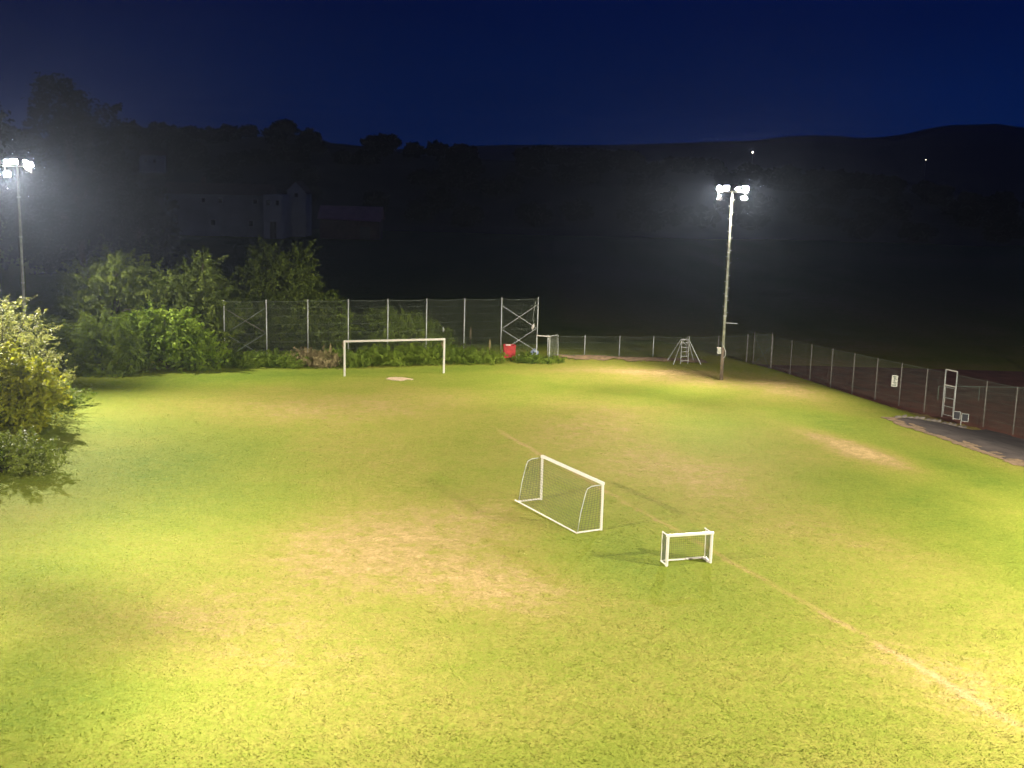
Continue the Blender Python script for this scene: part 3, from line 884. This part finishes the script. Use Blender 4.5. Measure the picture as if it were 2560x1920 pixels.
# short fence on the right of it
s0 = b0 + bd * 8
sp = [Vector((s0.x + 0.9, 93.35)), Vector((5.85, 93.5)), Vector((8.72, 93.9)), Vector((11.55, 94.4)), Vector((14.35, 94.7)), Vector((17.1, 95.6)), Vector((19.8, 97.0)), Vector((22.2, 98.5))]
sf = thing("low_fence", "low wire fence on pale posts behind the earth bank, right of the backstop", "fence")
ST = 1.66
for i, p in enumerate(sp):
    MB().tube([(p.x, p.y, float(height(p.x, p.y)) - 0.2), (p.x, p.y, ST + 0.05)], 0.040, 8).build("post", M_post if i < 4 else M_dull, sf, smooth=True)  # later posts in darker steel, painting in the dim light of that corner
for z in (0.15, 0.65, 1.15, ST - 0.02):
    pts = []
    for a, b in zip(sp[:-1], sp[1:]):
        for f_ in (0, 0.33, 0.66):
            p = a.lerp(b, f_); pts.append((p.x, p.y - 0.045, z - 0.05 * math.sin(math.pi * f_)))
    pts.append((sp[-1].x, sp[-1].y - 0.045, z))
    MB().tube(pts, 0.008 if z > 1.5 else 0.0045, 4).build("line_wire", M_wire, sf)
for a, b in zip(sp[:-1], sp[1:]):
    mb = MB(); lattice(mb, (a.x, a.y - 0.03, 0), (b.x, b.y - 0.03, 0), -0.1, ST - 0.04, 0.11, 0.0016)
    mb.build("mesh_panel", M_wire, sf, kind="stuff")
# right-hand fence down the slope
FT = 1.39
rf_ = thing("sideline_fence", "high wire fence on thin posts between the slope and the clay court", "fence")
def FP(k): return Vector((FX0 + FDX * k, FY0 + FDY * k))
ks = [-1, 0, 1, 2, 3, 4, 5, 6, 7] + [9.15 + i for i in range(16)]
for k in ks:
    p = FP(k); z0 = float(height(p.x, p.y))
    MB().tube([(p.x, p.y, z0 - 0.15), (p.x, p.y, FT + 0.03)], 0.036, 8).build("post", M_dull, rf_, smooth=True)
segs = [(-1, 7.655), (8.105, 24.15)]
for (ka, kb) in segs:
    for z in (-1.2, -0.55, 0.1, 0.75, FT - 0.02):
        npt = int((kb - ka) * 2) + 1
        pts = []
        for i in range(npt + 1):
            k = ka + (kb - ka) * i / npt; p = FP(k)
            pts.append((p.x - 0.04, p.y - 0.02, z))
        MB().tube(pts, 0.008 if z > 1 else 0.0045, 4).build("line_wire", M_wire, rf_)
edges = [-1, 0, 1, 2, 3, 4, 5, 6, 7, 7.66]
for a, b in list(zip(edges[:-1], edges[1:])) + [(8.1, 9.15)] + [(9.15 + i, 10.15 + i) for i in range(15)]:
    pa, pb = FP(a), FP(b)
    mb = MB(); lattice(mb, (pa.x - 0.03, pa.y, 0), (pb.x - 0.03, pb.y, 0), -1.75, FT - 0.03, 0.11, 0.0016)
    mb.build("mesh_panel", M_wire, rf_, kind="stuff")
pa, pb = FP(-1), FP(0)
brace(rf_, pa, pb, 1.1, -1.6, 0.08, 0.016, M_wire); brace(rf_, pa, pb, -1.5, 0.6, 0.12, 0.016, M_wire)  # corner braces in the darker wire colour, dimness put into the colour
gt = thing("fence_gate", "narrow pale gate with tall open frame above it, in the right-hand fence", "gate")
ga, gb2 = FP(7.675), FP(8.09)
zg = float(height(ga.x, ga.y))
for p in (ga, gb2):
    MB().tube([(p.x, p.y, zg - 0.2), (p.x, p.y, 1.60)], 0.045, 8).build("post", M_post, gt, smooth=True)
MB().tube([(ga.x, ga.y, 1.60), (gb2.x, gb2.y, 1.60)], 0.045, 8).build("top_rail", M_white, gt)
MB().tube([(ga.x, ga.y, 0.50), (gb2.x, gb2.y, 0.50)], 0.045, 8).build("lintel", M_white, gt)
dr = MB()
q0 = ga.lerp(gb2, 0.10); q1 = ga.lerp(gb2, 0.92)
for z in (-1.62, -1.0, -0.4, 0.36):
    dr.tube([(q0.x, q0.y, z), (q1.x, q1.y, z)], 0.02, 6)
for p in (q0, q1):
    dr.tube([(p.x, p.y, -1.64), (p.x, p.y, 0.38)], 0.022, 6)
door = dr.build("gate_leaf", M_post, gt)
MB().tube([(q0.x - 0.02, q0.y - 0.08, -0.75), (q0.x - 0.02, q0.y - 0.08, -0.45)], 0.03, 6).build("handle", M_white, door)
lm_ = MB(); lattice(lm_, (q0.x, q0.y, 0), (q1.x, q1.y, 0), -1.6, 0.34, 0.11, 0.0016)
lm_.build("gate_mesh", M_wire, door, kind="stuff")

# notice on the fence
sgn_ = FP(5.80)
sg = thing("notice_board", "small upright white notice with illegible dark print on the right-hand fence", "sign", (sgn_.x - 0.10, sgn_.y - 0.05, 0), -0.35)
MB().box((0, 0, -0.02), (0.44, 0.02, 0.86)).build("board", M_sign, sg)
for i, (w, z, h) in enumerate(((0.22, 0.30, 0.05), (0.16, 0.19, 0.07), (0.24, 0.08, 0.04), (0.12, -0.02, 0.08), (0.26, -0.14, 0.05), (0.20, -0.24, 0.04), (0.30, -0.34, 0.06))):
    MB().box((0.03 * ((i % 3) - 1), -0.014, z), (w, 0.004, h)).build("print_mark", M_ink, sg)

# twin square panels on a stake
tp = thing("twin_panels", "pair of small dark square panels with pale rims on a low stake by the fence", "panel", (30.8, 77.9, float(height(30.8, 77.9))), -0.5)
MB().tube([(0.05, 0.05, -0.1), (0.05, 0.05, 0.75)], 0.03, 6).build("stake", M_post, tp)
for x0 in (-0.24, 0.30):
    zc = 0.72 if x0 < 0 else 0.62
    pn = MB().box((x0, 0, zc), (0.40, 0.05, 0.50)).build("panel", M_dark, tp)
    rim = MB()
    for dx, dz, w, h in ((0, 0.26, 0.46, 0.035), (0, -0.26, 0.46, 0.035), (-0.215, 0, 0.035, 0.50), (0.215, 0, 0.035, 0.50)):
        rim.box((x0 + dx, -0.03, zc + dz), (w, 0.04, h))
    rim.build("rim", M_post, pn)

# railing on the clay court
cr2 = thing("court_railing", "long low railing standing on the clay court beyond the fence", "railing", (32.9, 88, -1.95))
MB().tube([(0, 0, 1.2), (9, 0.3, 1.25)], 0.025, 6).build("top_rail", M_wire, cr2)
for x0 in (0, 0.55, 3.2, 6.2, 9):
    MB().tube([(x0, x0 * 0.033, -0.1), (x0, x0 * 0.033, 1.2)], 0.03, 6).build("post", M_wire, cr2)
nb = MB(); net(nb, (0.55, 0.02, 1.18), (9, 0.3, 1.22), (9, 0.3, 0.1), (0.55, 0.02, 0.1), 0.14, 0.003)
nb.build("net", M_wire, cr2, kind="stuff")

# ------------------------------------------------------------------ steel ladder tower by the short fence
tw = thing("ladder_frame", "pale steel frame of four splayed legs round a ladder, near the right mast", "frame", (13.6, 90.9, float(height(13.6, 90.9))), 0.05)
TP = 1.92
tops = [(-0.28, -0.2), (-0.28, 0.2), (0.28, -0.2), (0.28, 0.2)]
feet = [(-0.98, -0.5), (-1.32, 0.45), (1.05, 0.1), (1.35, -0.15)]
feet = [(-0.95, -0.65), (-1.3, 0.5), (1.3, -0.3), (0.95, 0.7)]
for (a, b), (c, d) in zip(tops, feet):
    MB().tube([(a, b, TP), (c, d, 0.0)], 0.034, 6).build("leg", M_post, tw)
MB().tube([(-0.28, -0.2, TP), (0.28, -0.2, TP), (0.28, 0.2, TP), (-0.28, 0.2, TP), (-0.28, -0.2, TP)], 0.03, 6).build("top_frame", M_post, tw)
for x0 in (-0.28, 0.30):
    MB().tube([(x0, -0.12, -0.02), (x0, -0.12, TP + (0.28 if x0 > 0 else 0))], 0.03, 6).build("ladder_rail", M_post, tw)
for i in range(5):
    z = 0.22 + i * 0.36
    MB().tube([(-0.28, -0.12, z), (0.30, -0.12, z + 0.02)], 0.022, 6).build("rung", M_post, tw)
MB().tube([(-0.25, -0.1, TP - 0.08), (0.10, -0.1, TP - 0.45), (0.28, -0.1, TP - 0.08)], 0.02, 6).build("cross_brace", M_post, tw)

# ------------------------------------------------------------------ things by the backstop
rb = thing("red_bin", "open red bin with a white lid edge in the weeds below the backstop brace", "bin", (-0.28, 90.75, 0), 0.12)
mb = MB()
w0, w1, hb = 0.42, 0.45, 1.16
def ring(r, z, d=0.40): return [(-r, -d, z), (r, -d, z), (r, d, z), (-r, d, z)]
rr = ring(w0, 0.0) + ring(w1, hb - 0.08, 0.44) + ring(w1 + 0.03, hb - 0.08, 0.47) + ring(w1 + 0.03, hb, 0.47) + ring(w1 - 0.04, hb, 0.40) + ring(w0 - 0.04, 0.25, 0.36)
fs = [(3, 2, 1, 0)]
for i in range(5):
    for k in range(4):
        fs.append((i * 4 + k, i * 4 + (k + 1) % 4, i * 4 + 4 + (k + 1) % 4, i * 4 + 4 + k))
fs.append((20, 21, 22, 23))
mb.add(rr, fs); mb.build("body", M_red, rb)
for x0 in (-0.2, 0.0, 0.2):
    MB().box((x0, -0.425, 0.45), (0.05, 0.03, 0.7)).build("rib", M_red, rb)
MB().add([(-0.36, -0.40, hb + 0.012), (0.02, -0.45, hb + 0.012), (0.10, -0.30, hb + 0.05), (-0.30, -0.25, hb + 0.05), (-0.36, -0.40, hb + 0.04), (0.02, -0.45, hb + 0.04), (0.10, -0.30, hb + 0.08), (-0.30, -0.25, hb + 0.08)],
         [(3, 2, 1, 0), (4, 5, 6, 7), (0, 1, 5, 4), (1, 2, 6, 5), (2, 3, 7, 6), (3, 0, 4, 7)]).build("lid_edge", M_white, rb)
wc = MB()
wc.tube([(0, 0, 0), (0.02, 0.0, 0.18), (0.12, 0.02, 0.34), (0.26, 0.0, 0.36)], [0.07, 0.10, 0.09, 0.04], 8)
o = wc.build("white_canister", M_white, smooth=True)
o.location = (0.30, 90.35, 0.05); o["label"] = "small white canister beside the red bin"; o["category"] = "canister"
gbm = MB()
gbm.add([(0, 0, 0.62), (0.35, -0.05, 0.36), (0.26, -0.10, 0.02), (-0.22, -0.12, 0.0), (-0.36, 0, 0.22), (-0.16, 0.10, 0.52), (0.05, 0.35, 0.1)],
        [(0, 5, 4, 3, 2, 1), (0, 1, 6), (1, 2, 6), (2, 3, 6), (3, 4, 6), (4, 5, 6), (5, 0, 6)])
o = gbm.build("grey_sheet", M_greybag)
o.location = (1.72, 91.0, 0.30); o["label"] = "crumpled grey-blue plastic sheet caught below the last backstop post"; o["category"] = "plastic sheet"
rp = MB()
pe = b0 + bd * 7.93
rp.tube([(pe.x, pe.y - 0.12, 4.45), (pe.x - 0.12, pe.y - 0.13, 3.7), (pe.x - 0.18, pe.y - 0.14, 3.0), (pe.x - 0.10, pe.y - 0.14, 2.6)], 0.018, 5)
o = rp.build("rope", M_net); o["label"] = "slack pale rope hanging beside the last backstop post"; o["category"] = "rope"
rg = MB(); rg.tube([(0, 0, 0.0), (0.03, 0, 0.15), (0.10, 0, 0.34), (0.12, 0, 0.46)], [0.05, 0.11, 0.09, 0.02], 6)
o = rg.build("rag", M_white); o.location = (pe.x - 0.22, pe.y - 0.14, 2.15); o["label"] = "pale rag knotted in the mesh beside the last backstop post"; o["category"] = "rag"
for (x0, y0, z0, lab) in ((-5.55, 90.6, 2.05, "pale rag hanging in the mesh above the goal's right end"), (0.0, 0, 0, None)):
    if lab:
        rg = MB(); rg.tube([(0, 0, 0), (0.04, 0, 0.2), (-0.02, 0, 0.42)], [0.03, 0.08, 0.03], 6)
        o = rg.build("rag", M_net); o.location = (x0, y0, z0); o["label"] = lab; o["category"] = "rag"

# flower spikes in the weeds
def spike(x, y, h, lab):
    t = thing("flower_spike", lab, "plant", (x, y, float(height(x, y))), 0, "pale dead flower spikes in the weeds")
    MB().tube([(0, 0, 0), (0.02, 0, h * 0.55)], 0.018, 5).build("stem", M_bark, t)
    MB().tube([(0.02, 0, h * 0.52), (0.02, 0, h * 0.62), (0.03, 0, h * 0.85), (0.03, 0, h)], [0.03, 0.085, 0.07, 0.015], 7).build("flower_head", LF_dry, t)
spike(-1.85, 89.6, 1.75, "tallest pale flower spike, just left of the red bin")
spike(-13.6, 85.2, 1.75, "pale flower spike in the weeds left of the far goal")
spike(-3.5, 93.5, 2.2, "faint flower spike behind the mesh left of the red bin")

# ------------------------------------------------------------------ vegetation
NG = "bushes at the left edge"
plant("leafy_tree", "bright yellow-green leafy tree, the biggest bush at the left edge", "tree", (-28.3, 62.3),
      [(-0.3, 0, 3.1, 2.3, 2.4, 1.3), (-2.2, 0.5, 3.4, 2.3, 2.4, 1.4), (1.2, -0.2, 2.5, 1.6, 2.0, 1.0), (0.2, -1.0, 1.6, 2.4, 2.4, 1.5), (2.0, -0.4, 1.5, 1.5, 1.7, 1.2), (-2.0, -1.5, 1.8, 2.2, 2.2, 1.7), (1.6, -2.6, 0.9, 1.7, 1.6, 0.9)],
      760, 46, 0.40, 0.25, LF_bright, NG, shoots=0.4, shoot_len=0.8, trunk_r=0.16)
plant("blossom_bush", "tall pale bush with cream blossom tips behind the yellow-green tree", "bush", (-29.2, 66.2),
      [(-1.2, 0, 5.3, 2.0, 1.8, 1.3), (0.5, 0, 4.2, 1.5, 1.8, 1.2), (1.6, 0, 2.8, 1.3, 1.6, 1.1), (1.7, 0, 1.5, 1.2, 1.6, 1.3), (0.2, -0.5, 2.0, 2.0, 1.6, 1.8), (-2.5, 0, 3.5, 2, 2, 2.8)],
      520, 34, 0.32, 0.15, LF_pale, NG, shoots=0.75, shoot_len=1.2, trunk_r=0.1, aspect=0.4)
plant("olive_shrub", "low olive-green shrub in front of the yellow-green tree", "bush", (-23.6, 52.6),
      [(0, 0, 0.9, 2.2, 1.6, 0.9), (1.1, 0.3, 0.9, 1.4, 1.3, 0.7), (-1.4, 0, 1.2, 1.4, 1.4, 1.1)],
      210, 36, 0.26, 0.15, LF_olive, NG, shoots=0.5, shoot_len=0.6, trunk_r=0.06)
plant("olive_shrub", "dark low shrub at the foot of the trees, beside the bright bush's right tip", "bush", (-27.4, 68.2),
      [(0, 0, 0.7, 1.2, 1.2, 0.9), (0.5, 0.5, 0.4, 1.2, 1.0, 0.6)], 120, 30, 0.25, 0.14, LF_mid, NG, shoots=0.5, shoot_len=0.5, trunk_r=0.05)
TG = "trees in the far left corner"
plant("corner_tree", "tall dim tree furthest left in the corner behind the pitch", "tree", (-30.6, 87.0),
      [(0.8, 0, 6.3, 2.0, 1.8, 1.6), (-1.2, 0, 5.0, 2.2, 2, 1.7), (2.6, 0, 5.2, 2.0, 2, 1.5), (0.6, -0.5, 3.0, 3.8, 2.2, 2.4)], 680, 38, 0.42, 0.20, LF_dark, TG, shoots=0.55, shoot_len=1.1, trunk_r=0.2)
plant("corner_tree", "tall tree with pointed leader in the far left corner", "tree", (-24.1, 86.6),
      [(0.8, 0, 6.7, 0.8, 0.9, 1.3), (0.3, 0, 5.5, 1.9, 1.6, 1.3), (-1.0, 0, 4.8, 2.4, 1.8, 1.6), (1.4, 0, 3.8, 2.0, 1.8, 2.0), (0, -0.5, 2.2, 3.2, 2.0, 2.0)], 700, 38, 0.40, 0.20, LF_dark, TG, shoots=0.6, shoot_len=1.1, trunk_r=0.18)
plant("corner_tree", "broad-topped tree behind the left bays of the backstop", "tree", (-18.5, 92.0),
      [(-1.3, 0, 6.9, 1.2, 1.2, 1.3), (1.2, 0, 6.9, 1.2, 1.2, 1.3), (0, 0, 5.6, 2.5, 1.8, 1.7), (0.6, 0, 3.6, 3.3, 2, 2.2), (-1.4, 0, 2.6, 3.8, 2, 2.4), (3.2, 0, 1.6, 2.6, 1.6, 1.5)], 820, 38, 0.42, 0.20, LF_dark, TG, shoots=0.55, shoot_len=1.1, trunk_r=0.18)
plant("broadleaf_bush", "big bright broad-leaved bush, lowest left of the backstop's first post", "bush", (-25.0, 82.4),
      [(0, 0, 2.9, 2.5, 1.6, 1.6), (1.4, -0.2, 1.9, 1.8, 1.4, 1.4), (-1.6, 0, 2.2, 2.2, 1.4, 1.6), (2.6, 0.3, 1.2, 1.4, 1.2, 1.2)], 460, 36, 0.36, 0.27, LF_broad, TG, shoots=0.4, shoot_len=0.7, trunk_r=0.1)
plant("broadleaf_bush", "mid-green bush left of the big broad-leaved bush", "bush", (-29.0, 80.6),
      [(0, 0, 2.3, 2.3, 1.5, 1.6), (-2.0, 0, 1.6, 2.0, 1.4, 1.3), (1.6, -0.2, 1.4, 1.8, 1.3, 1.2)], 420, 36, 0.34, 0.20, LF_mid, TG, shoots=0.45, shoot_len=0.7, trunk_r=0.09)
plant("broadleaf_bush", "dark bush at the pitch edge in the far left corner", "bush", (-32.6, 79.4),
      [(0, 0, 2.0, 1.8, 1.4, 1.6), (1.2, -0.6, 0.9, 1.6, 1.2, 0.9)], 260, 34, 0.32, 0.18, LF_dark, TG, shoots=0.5, shoot_len=0.8, trunk_r=0.08)
plant("broadleaf_bush", "dim bush round the foot of the left floodlight mast", "bush", (-35.4, 81.5),
      [(0, 0, 2.4, 2.4, 1.6, 1.9), (2.0, 0, 2.0, 1.6, 1.4, 1.4)], 280, 34, 0.34, 0.18, LF_dark, TG, shoots=0.5, shoot_len=0.9, trunk_r=0.08)
plant("young_tree", "slim pointed sapling behind the third bay of the backstop", "tree", (-13.7, 91.6),
      [(0, 0, 3.9, 0.45, 0.45, 0.9), (0, 0, 2.6, 0.8, 0.7, 1.2), (-0.5, 0, 1.5, 1.3, 1, 1.1)], 110, 26, 0.24, 0.15, LF_mid, TG, shoots=0.4, shoot_len=0.5, trunk_r=0.05)
plant("mound_bush", "rounded bush mound behind the backstop above the far goal", "bush", (-8.9, 92.6),
      [(-1.8, 0, 2.2, 1.9, 1.6, 1.5), (0.6, 0, 2.0, 2.3, 1.6, 1.5), (2.6, 0, 1.3, 1.6, 1.4, 1.2)], 330, 32, 0.32, 0.15, LF_mid, TG, shoots=0.25, shoot_len=0.5, trunk_r=0.08)
BG = "weeds and brambles along the backstop"
hb_ = [(-20.0, 84.3, 0.85, LF_hedge, "fresh green low bramble at the left end of the backstop"),
       (-17.2, 84.9, 0.8, LF_hedge, "bright green bramble right of the first backstop bay"),
       (-14.6, 85.4, 0.95, LF_dry, "brownish dry weed patch left of the far goal"),
       (-12.4, 86.0, 0.95, LF_hedge, "bramble just left of the goal's left post"),
       (-9.8, 86.8, 1.05, LF_mid, "dark bramble behind the left half of the goal"),
       (-7.0, 87.8, 1.1, LF_mid, "bramble behind the right half of the goal"),
       (-4.4, 88.6, 1.0, LF_hedge, "bramble right of the goal's right post"),
       (-2.7, 89.3, 0.75, LF_mid, "bramble just left of the red bin"),
       (1.9, 90.1, 0.35, LF_hedge, "low weeds in front of the red bin and grey sheet")]
for i, (x, y, h, m_, lab) in enumerate(hb_):
    plant("bramble", lab, "bramble", (x, y), [(0, 0, h * 0.55, 1.8, 1.3, h * 0.6), (0.8, -0.2, h * 0.5, 1.2, 1.1, h * 0.55), (-0.9, 0.1, h * 0.6, 1.1, 1.1, h * 0.6)],
          240, 24, 0.24, 0.14, m_, BG, shoots=0.5, shoot_len=0.45, trunk=False)
plant("bramble", "green weed tuft at the foot of the broad-leaved bush by the pitch edge", "bramble", (-22.6, 82.2), [(0, 0, 0.4, 1.3, 0.7, 0.5)], 90, 24, 0.22, 0.13, LF_hedge, BG, shoots=0.5, shoot_len=0.4, trunk=False)
plant("bramble", "low weeds along the pitch edge in the far left corner", "bramble", (-28.6, 78.9), [(0, 0, 0.3, 2.4, 0.7, 0.4)], 130, 24, 0.22, 0.13, LF_mid, BG, shoots=0.5, shoot_len=0.4, trunk=False)

# broken edging along the asphalt
for i in range(13):
    f_ = i / 12
    x = 24.4 + f_ * 6.2; y = 71.7 + f_ * 4.9 - 0.5 * f_ * (1 - f_)
    st = MB().box((0, 0, 0), (0.52, 0.10, 0.16), bev=0.015).build("edging_stone", M_stone)
    st.location = (x, y, float(height(x, y)) + 0.06 + 0.04 * math.sin(i * 2.1))
    st.rotation_euler = (0.15 * math.sin(i * 1.7), 0.06 * math.cos(i * 3.1), 0.66 + 0.10 * math.sin(i * 2.7))
    st["label"] = "crooked concrete edging stone in the row along the asphalt's far edge" if 0 < i < 12 else ("edging stone at the pitch end of the row along the asphalt" if i == 0 else "edging stone at the gate end of the row along the asphalt")
    st["category"] = "edging stone"; st["group"] = "row of edging stones along the asphalt"

# ------------------------------------------------------------------ night mist
hz = MB().box((200, 830, 48.0), (1800, 1760, 104.0)).build("haze", M_wall)
hm = bpy.data.materials.new("night_mist")
hm.use_nodes = True
nt = hm.node_tree
for n in list(nt.nodes):
    nt.nodes.remove(n)
ho = nt.nodes.new("ShaderNodeOutputMaterial")
pv = nt.nodes.new("ShaderNodeVolumePrincipled")
pv.inputs["Color"].default_value = (0.60, 0.72, 1.0, 1)
pv.inputs["Density"].default_value = FOG
pv.inputs["Anisotropy"].default_value = 0.78
nt.links.new(pv.outputs[0], ho.inputs["Volume"])
hz.data.materials.clear()
hz.data.materials.append(hm)
hz["kind"] = "stuff"
